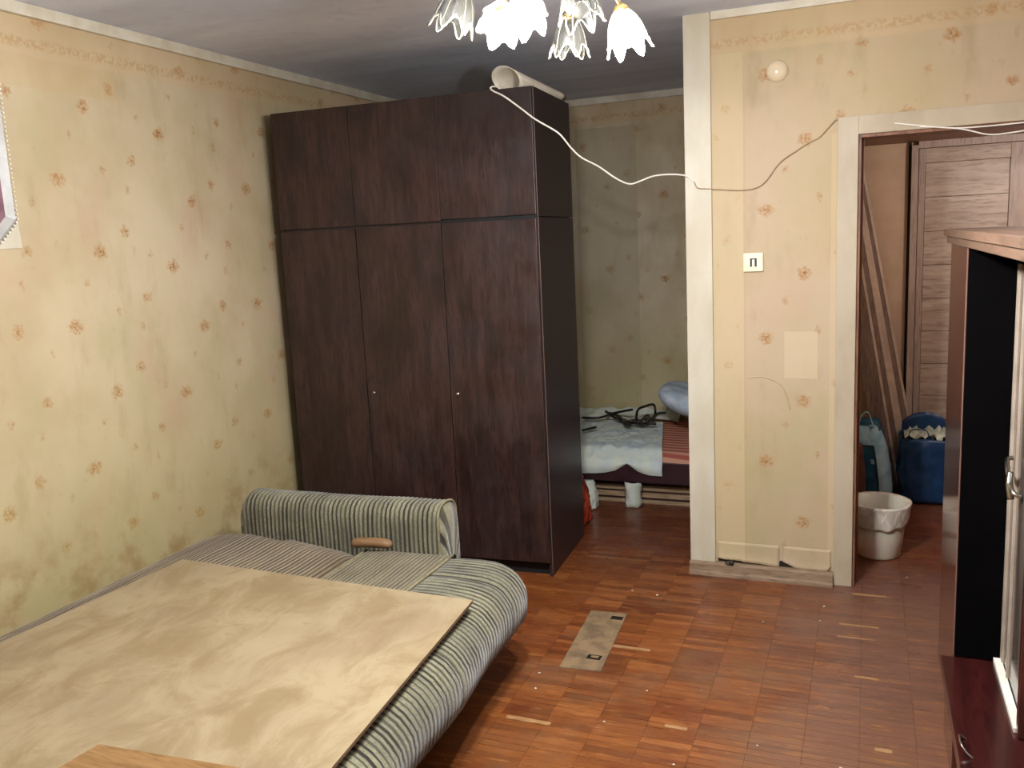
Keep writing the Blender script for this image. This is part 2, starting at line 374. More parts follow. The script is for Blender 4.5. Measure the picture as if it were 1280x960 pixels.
# ------------------------------------------------------------------ the setting
struct(bx('floor', 'dark_gap', (XL-.1, XR+.5, YF-.1, YB+.2, -.12, -.006)))
fl = bpy.data.objects['floor']
bm = bmesh.new(); box(bm, XL-.1, XR+.3, YF-.1, YB+.15, HC, HC+.12); struct(obj('ceiling', bm, 'ceiling'))
struct(bx('wall_left', 'paper_left', (XL-.12, XL, YF, YB, 0, HC)))
struct(bx('wall_back', 'paper_back', (XL-.1, -.2, YB, YB+.12, 0, HC)))
struct(bx('wall_right', 'paper_partition', (XR, XR+.12, YF, PY, 0, HC)))
struct(bx('wall_front', 'paper_partition', (XL-.1, XR+.1, YF-.12, YF, 0, HC)))
bm = bmesh.new(); box(bm, PX0, DX0-.03, PY, PY+PT, 0, HC); box(bm, DX1+.03, XR+.12, PY, PY+PT, 0, HC); box(bm, DX0-.03, DX1+.03, PY, PY+PT, DTOP+.03, HC)
struct(obj('wall_partition', bm, 'paper_partition'))
struct(bx('wall_alcove', 'paper_back', (-.26, -.20, PY+PT, YB, 0, HC)))      # between sleeping alcove and hall
struct(bx('wall_hall', 'paper_hall', (-.20, 1.25, 5.78, 5.9, 0, HC)))
struct(bx('wall_hall_right', 'paper_hall', (1.15, 1.27, PY, 5.78, 0, HC)))
o = struct(bx('trim_hall', 'jamb_wood', (-.20, 1.15, PY+PT+.35, 5.78, 2.07, 2.10)))    # underside of the storage loft
# cornice strips
struct(bx('trim_left', 'white_trim', (XL, XL+.022, YF, YB, HC-.045, HC), bev=.004))
struct(bx('trim_back', 'white_trim', (XL, -.26, YB-.022, YB, HC-.045, HC), bev=.004))
struct(bx('trim_partition', 'white_trim', (PX0+.118, XR, PY-.022, PY, HC-.035, HC), bev=.004))
# white painted corner board
struct(bx('trim_corner', 'white_board', (PX0-.002, PX0+.116, PY-.016, PY, .055, HC), bev=.003))
# skirting under the partition
bm = bmesh.new(); prism(bm, [(PY, 0), (PY, .06), (PY-.022, .06), (PY-.034, .05), (PY-.04, .022), (PY-.052, .012), (PY-.055, 0)], PX0-.004, CX0+.004, 'yz')
struct(obj('baseboard_partition', bm, 'base_wood'))
struct(bx('baseboard_left', 'base_wood', (XL, XL+.02, YF, YB, 0, .06), bev=.003))
struct(bx('baseboard_back', 'base_wood', (XL+.02, -.26, YB-.02, YB, 0, .06), bev=.003))
# torn lower edge of the wallpaper above the skirting: dark plaster gap, peeling paper tabs
bm = bmesh.new(); xs = [-.64+.02*i for i in range(26)]
prism(bm, [(x, .058) for x in xs] + [(x, .088+.010*nz(x*20, 0, 1)) for x in xs[::-1]], PY-.0015, PY+.004, 'xz')
struct(obj('trim_torn_gap', bm, 'dark_gap'))
def paper_tab(x0, x1, fn):
    bm = bmesh.new()
    def f(u, v):
        x = x0+(x1-x0)*u; zb = fn(u); z = zb+(.16-zb)*v
        return (x, PY-.0022-.007*max(0, 1-v*2.2)**2*(1+.5*nz(x*30, 0, 4)), z)
    grid(bm, 22, 8, f); thick(bm, .0012); o = obj('torn_wallpaper', bm, 'paper_partition', bpy.data.objects['wall_partition'], True); return o
paper_tab(-.645, -.36, lambda u: .077-.018*u + .006*nz(u*12, 3, 0))
paper_tab(-.345, -.135, lambda u: .088-.032*min(1, u*3.2) + .004*nz(u*15, 9, 0) + (.0 if u < .93 else (u-.93)*.35))
# ridge of bubbled wallpaper
bm = bmesh.new(); tube(bm, smoothpath([(-.50, PY, .945), (-.44, PY, .955), (-.36, PY, .925), (-.33, PY, .87), (-.315, PY, .805)], 8), lambda t: .016+.012*t if t < .98 else .012, 10, flat=.16)
# keep the ridge shallow against the wall
for v in bm.verts: v.co.y = PY-.0008 + (v.co.y-PY)*.16
obj('wallpaper_blister', bm, 'paper_partition', bpy.data.objects['wall_partition'], True)
bm = bmesh.new(); lathe(bm, [(.012, 0), (.012, .006), (.004, .009)], 12, Matrix.Translation((-.575, PY-.03, .066)) @ Matrix.Rotation(math.radians(90), 4, 'X')); tube(bm, smoothpath([(-.57, PY-.034, .07), (-.59, PY-.036, .075), (-.60, PY-.036, .066), (-.585, PY-.038, .058)], 4), .003, 6)
tag(obj('pipe_stub', bm, 'mark_black'), 'small dark bent metal hook low on the torn wallpaper edge, left end', 'hook')
# door casing around the hall doorway
cs = thing('door_frame', 'pale painted casing around the open doorway to the hall', 'door frame', (DX0, PY, 0)); cs['kind'] = 'structure'; cs.name = 'trim_doorway'
del cs['category']
for nm, mt, b in (('casing_side', 'casing', (CX0+.002, CX1, PY-.018, PY, 0, DTOP+.075)), ('casing_side', 'casing', (DX1, DX1+.085, PY-.018, PY, 0, DTOP+.075)),
                  ('casing_head', 'casing', (CX1, DX1, PY-.018, PY, DTOP, DTOP+.075)),
                  ('jamb', 'jamb_wood', (DX0-.002, DX0+.012, PY-.006, PY+PT, 0, DTOP-.012)), ('jamb', 'jamb_wood', (DX1-.012, DX1, PY-.006, PY+PT, 0, DTOP-.012)),
                  ('head_jamb', 'jamb_wood', (DX0-.002, DX1, PY-.006, PY+PT, DTOP-.014, DTOP)),
                  ('door_stop', 'jamb_wood', (DX0+.012, DX0+.022, PY+.05, PY+PT, 0, DTOP-.014))):
    under(bx(nm, mt, b, bev=.002), cs)

# ------------------------------------------------------------------ parquet strips
camx = Vector((0, 0))
cells = []
i0, i1 = int(math.floor((XL)/LX)), int(math.ceil((XR+.3)/LX)); j0, j1 = int(math.floor(1.2/LY)), int(math.ceil(5.78/LY))
def covered(x, y):
    if -1.105 < x < -.90 and 2.94 < y < 3.47: return True
    return False
def infront(x, y):
    d = Vector((x, y, -1.62)); z = d.dot(fw)
    if z < .3: return None
    px = 640+FPX*d.dot(rr)/z; py = 480-FPX*d.dot(uu)/z
    return px, py, z
random.seed(11)
cand = []
for i in range(i0, i1):
    for j in range(j0, j1):
        x, y = (i+.5)*LX, (j+.5)*LY
        if x < XL+.05 or y > YB-.03: continue
        q = infront(x, y)
        cand.append((i, j, x, y, q))
sx = lambda y: -1.42 if y > 1.3 else -1.4
vis = [c for c in cand if c[4] and -20 < c[4][0] < 1230 and c[4][1] < 975 and c[2] > -1.38 and c[2] < .24 and c[3] < 4.0]
vis.sort(key=lambda c: c[4][2]); near = vis[:300]; ns = {(c[0], c[1]) for c in near}
variants = []
for k in range(8):
    bm = bmesh.new(); a = LX/2-.0002-random.random()*.0004; b = LY/2-.0002-random.random()*.0004
    vs = box(bm, -a, a, -b, b, -.006, 0)
    for v in vs:
        if v.co.z > -.001: v.co.z += random.uniform(-.0005, .0003)
        elif False: pass
    me = bpy.data.meshes.new('parquet_strip'); bmesh.ops.recalc_face_normals(bm, faces=bm.faces[:]); bm.to_mesh(me); bm.free(); me.materials.append(M['parquet']); variants.append(me)
for c in near:
    o = bpy.data.objects.new('parquet_strip', random.choice(variants)); C.objects.link(o); o.parent = fl; o.location = (c[2], c[3], 0)
bm = bmesh.new()
for c in cand:
    if (c[0], c[1]) in ns: continue
    a = LX/2-.0002-random.random()*.0004; b = LY/2-.0002-random.random()*.0004; t = random.uniform(-.0005, .0002)
    box(bm, c[2]-a, c[2]+a, c[3]-b, c[3]+b, -.006, t)
obj('far_parquet', bm, 'parquet', fl, kind='stuff')
bm = bmesh.new(); box(bm, XL, XR+.3, YF, j0*LY, -.006, 0); obj('parquet_field', bm, 'parquet', fl)
# bare, freshly exposed strips and filler
for (x, y, l, wd) in ((-1.05, 2.555, .16, .020), (-.86, 3.17, .18, .022), (-.565, 2.66, .075, .018), (-.01, 3.62, .15, .014), (-.02, 3.50, .14, .012), (.03, 3.95, .14, .020), (.02, 3.18, .08, .014), (.07, 2.72, .05, .020)):
    bm = bmesh.new(); m = 10
    pts = [(x-l/2+l*k/m, y-wd/2+nz(k, x*9, 1)*.004) for k in range(m+1)] + [(x+l/2-l*k/m, y+wd/2+nz(k, x*9, 5)*.004) for k in range(m+1)]
    prism(bm, pts, -.002, .0008); obj('bare_strip', bm, 'bare_strip', fl)
# patch board let into the floor
pt = thing('floor_hatch', 'grey-brown bare board strip let into the parquet beside the wardrobe', 'floor patch', (-1.0, 3.2, 0))
bm = bmesh.new(); prism(bm, [(-1.068, 2.936), (-.907, 2.951), (-.94, 3.473), (-1.10, 3.46)], -.004, .004); under(obj('board', bm, 'patch'), pt)
under(bx('cutout', 'mark_black', (-.99, -.935, 3.03, 3.065, .002, .0052)), pt)
under(bx('cutout', 'mark_black', (-.995, -.945, 3.40, 3.43, .002, .0052)), pt)
under(bx('hasp', 'patch', (-.975, -.945, 3.04, 3.055, .003, .0075)), pt)
# plaster crumbs
for (x, y, s) in ((-1.125, 2.87, .008), (-1.10, 2.76, .006), (-.80, 2.62, .006), (-.53, 2.45, .006), (-.15, 3.77, .008), (-.16, 3.62, .007), (-.30, 2.63, .005), (-.98, 3.72, .008), (-.86, 3.70, .009), (-.05, 2.58, .008), (-.2, 2.42, .007), (.19, 4.2, .006), (-.38, 3.55, .006), (-.71, 2.86, .006)):
    bm = bmesh.new(); bmesh.ops.create_icosphere(bm, subdivisions=1, radius=s*.75)
    for v in bm.verts: v.co = v.co*random.uniform(.7, 1.2); v.co.z = v.co.z*.5+s*.45
    o = obj('plaster_crumb', bm, 'crumb'); o.location = (x, y, .0); tag(o, 'tiny white plaster crumb lying on the parquet', 'crumb', 'plaster crumbs scattered on the parquet')

# ------------------------------------------------------------------ wardrobe
WA = .0531; WF = Vector((-1.39, 3.791, 0)); WW, WD, WH, WG = 1.354, .611, 2.29, 1.72
wd = thing('wardrobe', 'tall dark brown three-door wardrobe with upper cupboard standing by the papered wall', 'wardrobe', WF, WA)
T = .018
def wp(nm, mt, b, bev=.0015): 
    bm = bmesh.new(); box(bm, *b, bev=bev)
    o = obj(nm, bm, mt, wd); return o
# material positions are world based; geometry is local with x to -WW
wp('side_panel', 'wardrobe_side', (-T, 0, .002, WD, 0, WG-.002)); wp('side_panel', 'wardrobe_side', (-WW, -WW+T, .002, WD, 0, WG-.002))
wp('side_panel', 'wardrobe_side', (-T, 0, .004, WD, WG+.002, WH)); wp('side_panel', 'wardrobe_side', (-WW, -WW+T, .004, WD, WG+.002, WH))
wp('edge_band', 'wardrobe_edge', (-.0015, .0008, .0005, .003, .02, WH-.01), 0)
wp('top_panel', 'wardrobe_side', (-WW+T, -T, .004, WD, WH-T, WH)); wp('middle_panel', 'wardrobe_side', (-WW+T, -T, .012, WD, WG-.02, WG+.016))
wp('plinth', 'black_void', (-WW+T, -T, .03, .05, 0, .07)); wp('back_panel', 'black_void', (-WW+T, -T, WD-.006, WD-.001, .03, WH-.02))
wp('bottom_panel', 'wardrobe_side', (-WW+T, -T, .02, WD-.01, .07, .09))
dw = [.424, .452, .470]; x = -WW+.003
for k, wdt in enumerate(dw):
    yo = (-.016, -.016, -.020)[k]
    d = wp('door', 'wardrobe', (x+.0015, x+wdt-.0025, yo, yo+.016, .075, WG-.008), .002)
    if k == 2: d.rotation_euler = (0, 0, 0)
    u = wp('upper_door', 'wardrobe', (x+.001, x+wdt-.001, (-.014, -.015, -.016)[k], .001, WG+.004+(.006 if k == 2 else 0), WH-.002), .002)
    if k > 0:
        bm = bmesh.new(); lathe(bm, [(.001, .010), (.007, .009), (.010, .005), (.010, 0)], 16, Matrix.Translation((x+.038, yo, .90)) @ Matrix.Rotation(math.radians(90), 4, 'X'))
        l = obj('lock', bm, 'metal', d, True)
        bx('keyhole', 'mark_black', (x+.0365, x+.0395, yo-.0108, yo-.009, .895, .906), d)
    x += wdt+.001
# dark reveal between the second and third door
wp('gap_strip', 'black_void', (-.482, -.462, -.002, .006, .08, WG-.01), 0)
wp('gap_strip', 'black_void', (-.47, -.004, -.004, .004, WG-.010, WG+.012), 0)  # black strip painting the gap shadow below the upper right door

# paper roll on top
rl = thing('paper_roll', 'white sheet of paper rolled into a cone on the wardrobe top', 'paper roll', (-1.53, 3.9, WH))
A = Vector((-1.545, 3.86, WH+.054)); B = Vector((-1.455, 4.37, WH+.028)); ax = (B-A).normalized(); sd = ax.cross(Vector((0, 0, 1))).normalized(); up = sd.cross(ax)
bm = bmesh.new()
def f(u, v):
    a = u*2*math.pi*1.35+2.2; r = (.058-.032*v)*(1+.05*u)-.004*u; c = A+(B-A)*v
    sk = .05*(math.sin(a+.3))*(1-v)
    return c + sd*math.cos(a)*r*1.35 + up*math.sin(a)*r*.86 - ax*sk
grid(bm, 60, 12, f); thick(bm, .0014); under(obj('rolled_sheet', bm, 'paper_roll', None, True), rl)

# cable
cb = thing('cable', 'white electrical cable slung from the wardrobe top to the partition wall', 'cable', (-.767, PY, 1.82))
pts = []
def atz(px, py, z):
    d = fw + rr*((px-640)/FPX) + uu*((480-py)/FPX); return Vector((0, 0, 1.62))+d*((z-1.62)/d.z)
def at(px, py, Y):
    d = fw + rr*((px-640)/FPX) + uu*((480-py)/FPX); t = Y/d.y; return Vector((0, 0, 1.62))+d*t
for px, py, Y in ((621, 109, 3.80), (617, 108, 3.77), (613, 110, 3.755), (617, 114, 3.75), (631, 121, 3.745), (653, 137, 3.75), (669, 149, 3.755), (690, 161, 3.76), (701, 169, 3.77), (714, 185, 3.79), (727, 197, 3.81), (748, 208, 3.85), (770, 223, 3.88), (787, 230, 3.91), (801, 226, 3.94), (817, 220, 3.97), (839, 218, 4.0), (858, 220, 4.02), (867, 227, 4.026)):
    pts.append(at(px, py, Y))
bm = bmesh.new(); tube(bm, smoothpath(pts, 6), .0038, 8); under(obj('hanging_run', bm, 'cable_white', None, True), cb)
pts = [at(868, 228, 4.026), at(872, 235, 4.027)] + [at(px, py, 4.041 if px > 888 else 4.028) for px, py in ((884, 236), (900, 237), (925, 238), (945, 235), (958, 226), (970, 209), (980, 199), (995, 189), (1010, 179), (1025, 171), (1040, 155), (1050, 149))]
pts += [at(px, py, 4.041) for px, py in ((1100, 144), (1160, 139), (1220, 135), (1290, 130))] 
bm = bmesh.new(); tube(bm, smoothpath(pts, 5), .0028, 6); under(obj('wall_run', bm, 'cable_paint', None, True), cb)
c2 = thing('wire', 'thin pale wires tacked along the top of the doorway casing', 'wire', (.3, PY, 2.0))
for q in (((1118, 154), (1150, 157), (1190, 160), (1230, 158), (1290, 152)), ((1150, 158), (1200, 161), (1235, 168), (1262, 166), (1300, 160))):
    bm = bmesh.new(); tube(bm, smoothpath([at(a, b, 4.024) for a, b in q], 6), .0032, 6); under(obj('strand', bm, 'cable_white', None, True), c2)

# wall fittings
sw = thing('light_switch', 'small square cream wall switch with dark slots on the partition', 'switch', (-.473, PY, 1.47))
under(bx('plate', 'cream_plastic', (-.515, -.43, PY-.014, PY, 1.430, 1.512), bev=.004), sw)
bm = bmesh.new()
box(bm, -.486, -.477, PY-.0155, PY-.013, 1.452, 1.484); box(bm, -.466, -.457, PY-.0155, PY-.013, 1.452, 1.484); box(bm, -.486, -.457, PY-.0155, PY-.013, 1.484, 1.489)
under(obj('slot', bm, 'mark_black'), sw); under(bx('rocker', 'white_plastic', (-.477, -.466, PY-.017, PY-.013, 1.455, 1.484), bev=.001), sw)
bm = bmesh.new(); lathe(bm, [(.046, 0), (.045, .008), (.036, .018), (.020, .026), (.001, .028)], 28, Matrix.Translation((-.372, PY, 2.275)) @ Matrix.Rotation(math.radians(90), 4, 'X'))
n = N('dome_paint'); M['dome'] = n.fin(srgb('D9C6A8'), .18, .6)
tag(obj('junction_cover', bm, 'dome', None, True), 'round glossy painted dome cover high on the partition wall', 'cover')

# framed mirror at the left edge
fr = thing('framed_mirror', 'white cut-corner framed picture with beaded edge on the left wall', 'picture', (XL, 2.0, 1.7))
y0, y1, z0, z1, ch = 1.55, 2.313, 1.693, 2.40, .08
def octo(d): return [(y0+ch*.8+d*.4, z0+d), (y1-ch-d*.4+.0, z0+d), (y1-d, z0+ch+d*.4), (y1-d, z1-ch), (y1-ch, z1-d), (y0+ch, z1-d), (y0+d, z1-ch), (y0+d, z0+ch+d*.4)]
bm = bmesh.new(); prism(bm, [(y0-.01, z0-.02), (y1+.014, z0-.017), (y1+.004, z0+.14), (y0, z0+.14)], XL+.001, XL+.006, 'yz'); under(obj('backing_card', bm, 'white_board'), fr)
def ringmesh(d0, d1, x0, x1):
    bm = bmesh.new(); a = octo(d0); b = octo(d1); m = len(a)
    va = [bm.verts.new((x0, *p)) for p in a]; vb = [bm.verts.new((x1, *p)) for p in [((1-.35)*p[0]+.35*q[0], (1-.35)*p[1]+.35*q[1]) for p, q in zip(a, b)]]; vc = [bm.verts.new((x0+.004, *p)) for p in b]
    for i in range(m):
        j = (i+1) % m; bm.faces.new((va[i], va[j], vb[j], vb[i])); bm.faces.new((vb[i], vb[j], vc[j], vc[i]))
    return bm
under(obj('moulding', ringmesh(0, .042, XL+.007, XL+.026), 'silver'), fr)
bm = bmesh.new(); prism(bm, octo(.036), XL+.007, XL+.011, 'yz'); under(obj('picture_sheet', bm, 'mauve'), fr)
bm = bmesh.new(); a = octo(-.002)
for p, q in zip(a, a[1:]+a[:1]):
    L = math.hypot(q[0]-p[0], q[1]-p[1]); m = max(1, int(L/.016))
    for k in range(m):
        t = (k+.5)/m; bmesh.ops.create_icosphere(bm, subdivisions=1, radius=.0045, matrix=Matrix.Translation((XL+.016, p[0]+(q[0]-p[0])*t, p[1]+(q[1]-p[1])*t)))
under(obj('beading', bm, 'white_plastic', None, True, kind='stuff'), fr)

# ------------------------------------------------------------------ chandelier
cc = Vector((-.72, 2.08, HC))
cd = thing('chandelier', 'brass ceiling lamp with white tulip glass shades and lit bulbs', 'lamp', cc)
bm = bmesh.new(); lathe(bm, [(.001, 0), (.06, 0), (.058, -.015), (.02, -.035), (.009, -.04), (.009, -.2), (.02, -.215), (.035, -.24), (.035, -.27), (.018, -.3), (.008, -.32), (.001, -.325)], 24); obj('stem', bm, 'brass', cd, True)
def tulip(name_i, P, axis, lit, s=1.0, swing=0.):
    # P = socket point (world), axis = direction the flower opens to
    axis = Vector(axis).normalized(); q = axis.to_track_quat('Z', 'Y').to_matrix().to_4x4(); mt = Matrix.Translation(P-cc) @ q @ Matrix.Rotation(swing, 4, 'Z') @ Matrix.Scale(s, 4)
    a = math.atan2(P.y-cc.y, P.x-cc.x); hub = Vector((math.cos(a)*.03, math.sin(a)*.03, -.255)); e = P-cc
    mid = hub.lerp(e, .55)+Vector((0, 0, .035)); bm = bmesh.new(); tube(bm, smoothpath([hub, mid, e.lerp(mid, .2)+Vector((0, 0, .012)), e], 6), .0055, 8); arm = obj('arm', bm, 'brass', cd, True)
    bm = bmesh.new(); lathe(bm, [(.001, -.012), (.012, -.012), (.02, -.004), (.022, .01), (.016, .018)], 18, mt); obj('socket', bm, 'brass', arm, True)
    bm = bmesh.new(); prof = []
    nu, nv = 60, 12
    def edge(an): return .5+.5*math.cos(6*an)
    def f(u, v):
        an = u*2*math.pi; ln = .078+.036*edge(an)**1.5; z = v*ln
        r = .016+.034*math.sin(min(1, v*1.25)*math.pi/2)**.8 + .010*max(0, v-.7)/.3*edge(an) - .003*(1-edge(an))*v
        r *= 1+.025*math.cos(24*an)
        return mt @ Vector((r*math.cos(an), r*math.sin(an), z))
    V = grid(bm, nu, nv, f); rim = [V[i][-1].co.copy() for i in range(nu-1)]; thick(bm, .0022*s); sh = obj('shade', bm, 'tulip' if lit else 'tulip_unlit', arm, True)
    bm = bmesh.new(); tube(bm, rim, .0026*s, 6, close=True)
    for k in range(6):
        an = k/6*2*math.pi+.12
        tube(bm, [f(an/(2*math.pi), .1+.9*t/7) for t in range(8)], .0016*s, 5)
    obj('shade_rim', bm, 'tulip_rim' if lit else 'tulip_rim_unlit', sh, True)
    bm = bmesh.new(); lathe(bm, [(.001, .012), (.012, .014), (.013, .03), (.024, .055), (.027, .07), (.022, .088), (.010, .097), (.001, .099)], 18, mt)
    b = obj('bulb', bm, 'bulb' if lit else 'tulip_unlit', arm, True)
    if lit:
        for tp, W in (('POINT', BULB_W), ('SPOT', SPOT_W)):
            ld = bpy.data.lights.new('bulb_light', tp); ld.energy = W; ld.color = (.97, .985, 1); ld.shadow_soft_size = .03
            if tp == 'SPOT': ld.spot_size = math.radians(176); ld.spot_blend = .5
            lo = bpy.data.objects.new('bulb_light', ld); C.objects.link(lo); lo.parent = cd
            lo.location = (P-cc)+axis*.125*s + Vector((0, 0, -.01))
            if tp == 'SPOT': lo.rotation_euler = Vector((-axis.x*.0, -axis.y*.0, 1)).to_track_quat('Z', 'Y').to_euler()
tulip(0, at(578, -14, 2.03), (-.35, -.1, -1), False, .92, .2)
tulip(1, at(630, 14, 2.03), (.20, -.80, -.55), True, .9)
tulip(2, at(660, -6, 1.95), (.15, -.65, -.75), True, .85, .3)
tulip(3, at(712, 20, 2.32), (-.08, .1, -1), False, .92, .5)
tulip(4, at(722, -22, 2.0), (.15, -.25, -1), False, .86, .2)
tulip(5, at(776, 12, 2.16), (.22, -.05, -1), True, .92, .1)

# ------------------------------------------------------------------ sofa bed
sf = thing('sofa_bed', 'unfolded sofa bed in grey-green ribbed corduroy beneath the large board', 'sofa', (-1.8, 1.7, 0))
Y0, Y1 = .35, 2.93
RIB = .0235
def roundrect(x, a, b, r):  # inset at both ends
    return 0
bm = bmesh.new()
# right half: profile across x (top from seam to rolled front edge and underneath)
prof = [(-1.86, .405), (-1.84, .418), (-1.75, .424), (-1.6, .427), (-1.47, .428)]
prof2 = [(-1.47, .428), (-1.40, .432), (-1.30, .432), (-1.20, .428), (-1.13, .415), (-1.08, .388), (-1.05, .345), (-1.042, .30), (-1.055, .245), (-1.09, .205), (-1.14, .185), (-1.25, .178), (-1.5, .175), (-1.86, .175)]
def lerpprof(pr, t):
    L = [0]
    for a, b in zip(pr, pr[1:]): L.append(L[-1]+math.hypot(b[0]-a[0], b[1]-a[1]))
    s = t*L[-1]
    for k in range(len(pr)-1):
        if s <= L[k+1]+1e-9:
            q = (s-L[k])/(L[k+1]-L[k]); return pr[k][0]+(pr[k+1][0]-pr[k][0])*q, pr[k][1]+(pr[k+1][1]-pr[k][1])*q, s
    return pr[-1][0], pr[-1][1], L[-1]
def endround(y, x, z, r=.10):
    """round the far right end of the cushion"""
    e = Y1-y
    if e < r:
        k = 1-math.sqrt(max(0, 1-((r-e)/r)**2)); zc = .30
        return z-(z-zc)*k*.55, x-(max(0, x+1.30))*k*.9
    return z, x
ny = 420
def tuft(y): return .006*math.sin(y*2*math.pi/.42)
def fr_(u, v):
    x, z, s = lerpprof(prof2, v); y = Y0+(Y1-Y0)*(1-(1-u)**1.0)
    rib = .0035*math.cos(2*math.pi*(y/RIB+.0)) * (1 if .02 < v < .8 else 0)
    cr = .010*nz(y*3, s*2, 2)*min(1, v*5)
    nx, nzv = (0, 1) if x < -1.2 else ((x+1.2)/.15, max(-.5, (z-.30)/.13))
    if z < .2: nx, nzv = 0, -1
    seam = -.007*max(0, 1-abs(((y-.35) % .52)-.26)/.012) if v < .8 else 0
    d = -rib+cr+seam; z2, x2 = endround(y, x, z)
    k = max(0, min(1, (x+1.47)/.43)); x2 += (-.095+.073*(2.68-y))*k
    return (x2+nx*d, y, z2+nzv*d)
grid(bm, ny, 44, fr_, lambda u, v: ((Y0+(Y1-Y0)*u)/RIB, v)); 
# end cap
ring = [fr_(1, j/43) for j in range(44)]
vs = [bm.verts.new(p) for p in ring]; bm.faces.new(vs)
o = under(obj('seat_front', bm, 'cord_roll', None, True), sf)
bm = bmesh.new()
def fs(u, v):
    x, z, s = lerpprof(prof, v); y = Y0+(Y1-Y0)*u; e = Y1-y
    z += .006*nz(x*4, y*4, 0)+.0018*math.cos(2*math.pi*x/.018)
    if e < .06: z -= .03*(1-e/.06)**2
    return (x, y, z)
grid(bm, 120, 110, fs, lambda u, v: (lerpprof(prof, v)[0]/.018, u)); vs = [bm.verts.new(fs(1, j/109)) for j in range(110)]; a = bm.verts.new((-1.47, Y1, .18)); b = bm.verts.new((-1.86, Y1, .18)); bm.faces.new(vs+[a, b])
under(obj('seat_panel', bm, 'cord_seat', None, True), sf)
bm = bmesh.new()
profl = [(-2.60, .20), (-2.61, .33), (-2.60, .40), (-2.56, .445), (-2.48, .47), (-2.35, .475), (-2.2, .462), (-2.05, .442), (-1.93, .425), (-1.88, .412), (-1.865, .40)]
def fl_(u, v):
    x, z, s = lerpprof(profl, v); y = Y0+(Y1-.02-Y0)*u; e = Y1-.02-y
    z += .007*nz(x*4, y*4, 5)+.0016*math.cos(2*math.pi*x/.018)
    if e < .16: z -= (.085 if x < -2.2 else .05)*(1-e/.16)**2
    return (x, y, z)
grid(bm, 120, 130, fl_, lambda u, v: (lerpprof(profl, v)[0]/.018, u)); vs = [bm.verts.new(fl_(1, j/129)) for j in range(130)]; b = bm.verts.new((-1.87, Y1-.02, .2)); bm.faces.new(vs+[b])
under(obj('back_panel', bm, 'cord_brown', None, True), sf)
for (xx, zz, ya, yb) in ((-1.862, .412, .4, 2.90), (-1.468, .434, .4, 2.88)):
    bm = bmesh.new(); tube(bm, [(xx+.012*nz(y_*2, xx, 0), y_, zz) for y_ in [ya+(yb-ya)*k/40 for k in range(41)]], .006, 6); under(obj('piping', bm, 'piping', None, True), sf)
under(bx('base', 'sofa_base', (-2.55, -1.50, Y0+.03, Y1-.03, .0, .2)), sf)
under(bx('underframe', 'sofa_base', (-1.50, -1.36, Y0+.05, Y1-.08, .15, .18)), sf)
# far armrest: a padded slab, ribs running down its face
bm = bmesh.new()
ap = [(3.115, .02), (3.118, .45), (3.115, .53), (3.10, .562), (3.075, .578), (3.03, .586), (2.985, .578), (2.962, .56), (2.952, .53), (2.95, .45), (2.95, .30), (2.95, .02)]
AX0, AX1 = -2.525, -1.56
def fa(u, v):
    y, z, s = lerpprof(ap, v); x = AX0+(AX1-AX0)*u
    if z > .4: z += .012*(u)-.0
    rib = .0028*math.cos(2*math.pi*x/.021); d = -rib+.006*nz(x*5, s*3, 3)
    e = min(u, 1-u)*(AX1-AX0)
    if e < .04 and u < .5: z -= .05*(1-e/.04)**2*(1 if z > .45 else 0)
    if z > .55: return (x, y, z+d)
    return (x, y+(-d if y < 3.03 else d), z)
grid(bm, 370, 40, fa, lambda u, v: ((AX0+(AX1-AX0)*u)/.021, v))
for U in (0, 1):
    vs = [bm.verts.new(fa(U, j/39)) for j in range(40)]; bm.faces.new(vs)
arm_ = under(obj('armrest', bm, 'cord_arm', None, True), sf)
bm = bmesh.new(); 
def cap(u, v):
    y, z, s = lerpprof(ap, .04+.92*v); c = Vector((AX1, 3.033, .3)); p = Vector((AX1, y, z+.012)); r = 1-u; q = c.lerp(p, .25+.75*r) if u < 1 else c.lerp(p, .25)
    return (AX1+.022*math.sin(min(1, u*2.5)*math.pi/2), q.y, q.z)
grid(bm, 10, 40, cap, lambda u, v: (v*10, u)); under(obj('armrest_end', bm, 'cord_arm', None, True), sf)
bm = bmesh.new(); tube(bm, smoothpath([(AX1+.002, y, z+.012) for y, z in ap[1:-1]], 4), .006, 6); under(obj('piping', bm, 'piping', None, True), sf)

bm = bmesh.new()
tp = smoothpath([(-1.905, 2.87, .447), (-1.87, 2.872, .452), (-1.80, 2.88, .455), (-1.735, 2.888, .450)], 5)
tube(bm, tp, lambda t: .024*(1-abs(2*t-1)**6*.6), 14, flat=.85); 
tag(obj('wooden_block', bm, 'tan', None, True), 'small rounded tan wooden piece lying against the sofa armrest', 'block')

# big board lying on the sofa
ZB = .472
bm = bmesh.new(); prism(bm, [(-2.475, .45), (-1.03, .45), (-1.19, 2.465), (-2.375, 2.435)], 0, .010)
for v in bm.verts:
    # rests on the higher wall side half and on the rolled edge
    t = (v.co.x+2.475)/1.4; v.co.z += .487-.045*t
bd = tag(obj('large_board', bm, 'plywood'), 'large pale blotchy plywood sheet laid flat across the sofa bed', 'board')
bd.data.materials.append(M['ply_edge'])
for p in bd.data.polygons:
    if abs(p.normal.z) < .5: p.material_index = 1
bm = bmesh.new(); prism(bm, [(-1.74, .9), (-1.12, .9), (-1.15, 1.455), (-1.685, 1.395)], 0, .008)
q0 = at(127, 932, 1.39)
for v in bm.verts:
    t = (v.co.x+2.475)/1.4; v.co.z += .4975-.045*t
tag(obj('small_board', bm, 'brown_ply'), 'smaller brown stained board lying on top of the pale sheet', 'board')

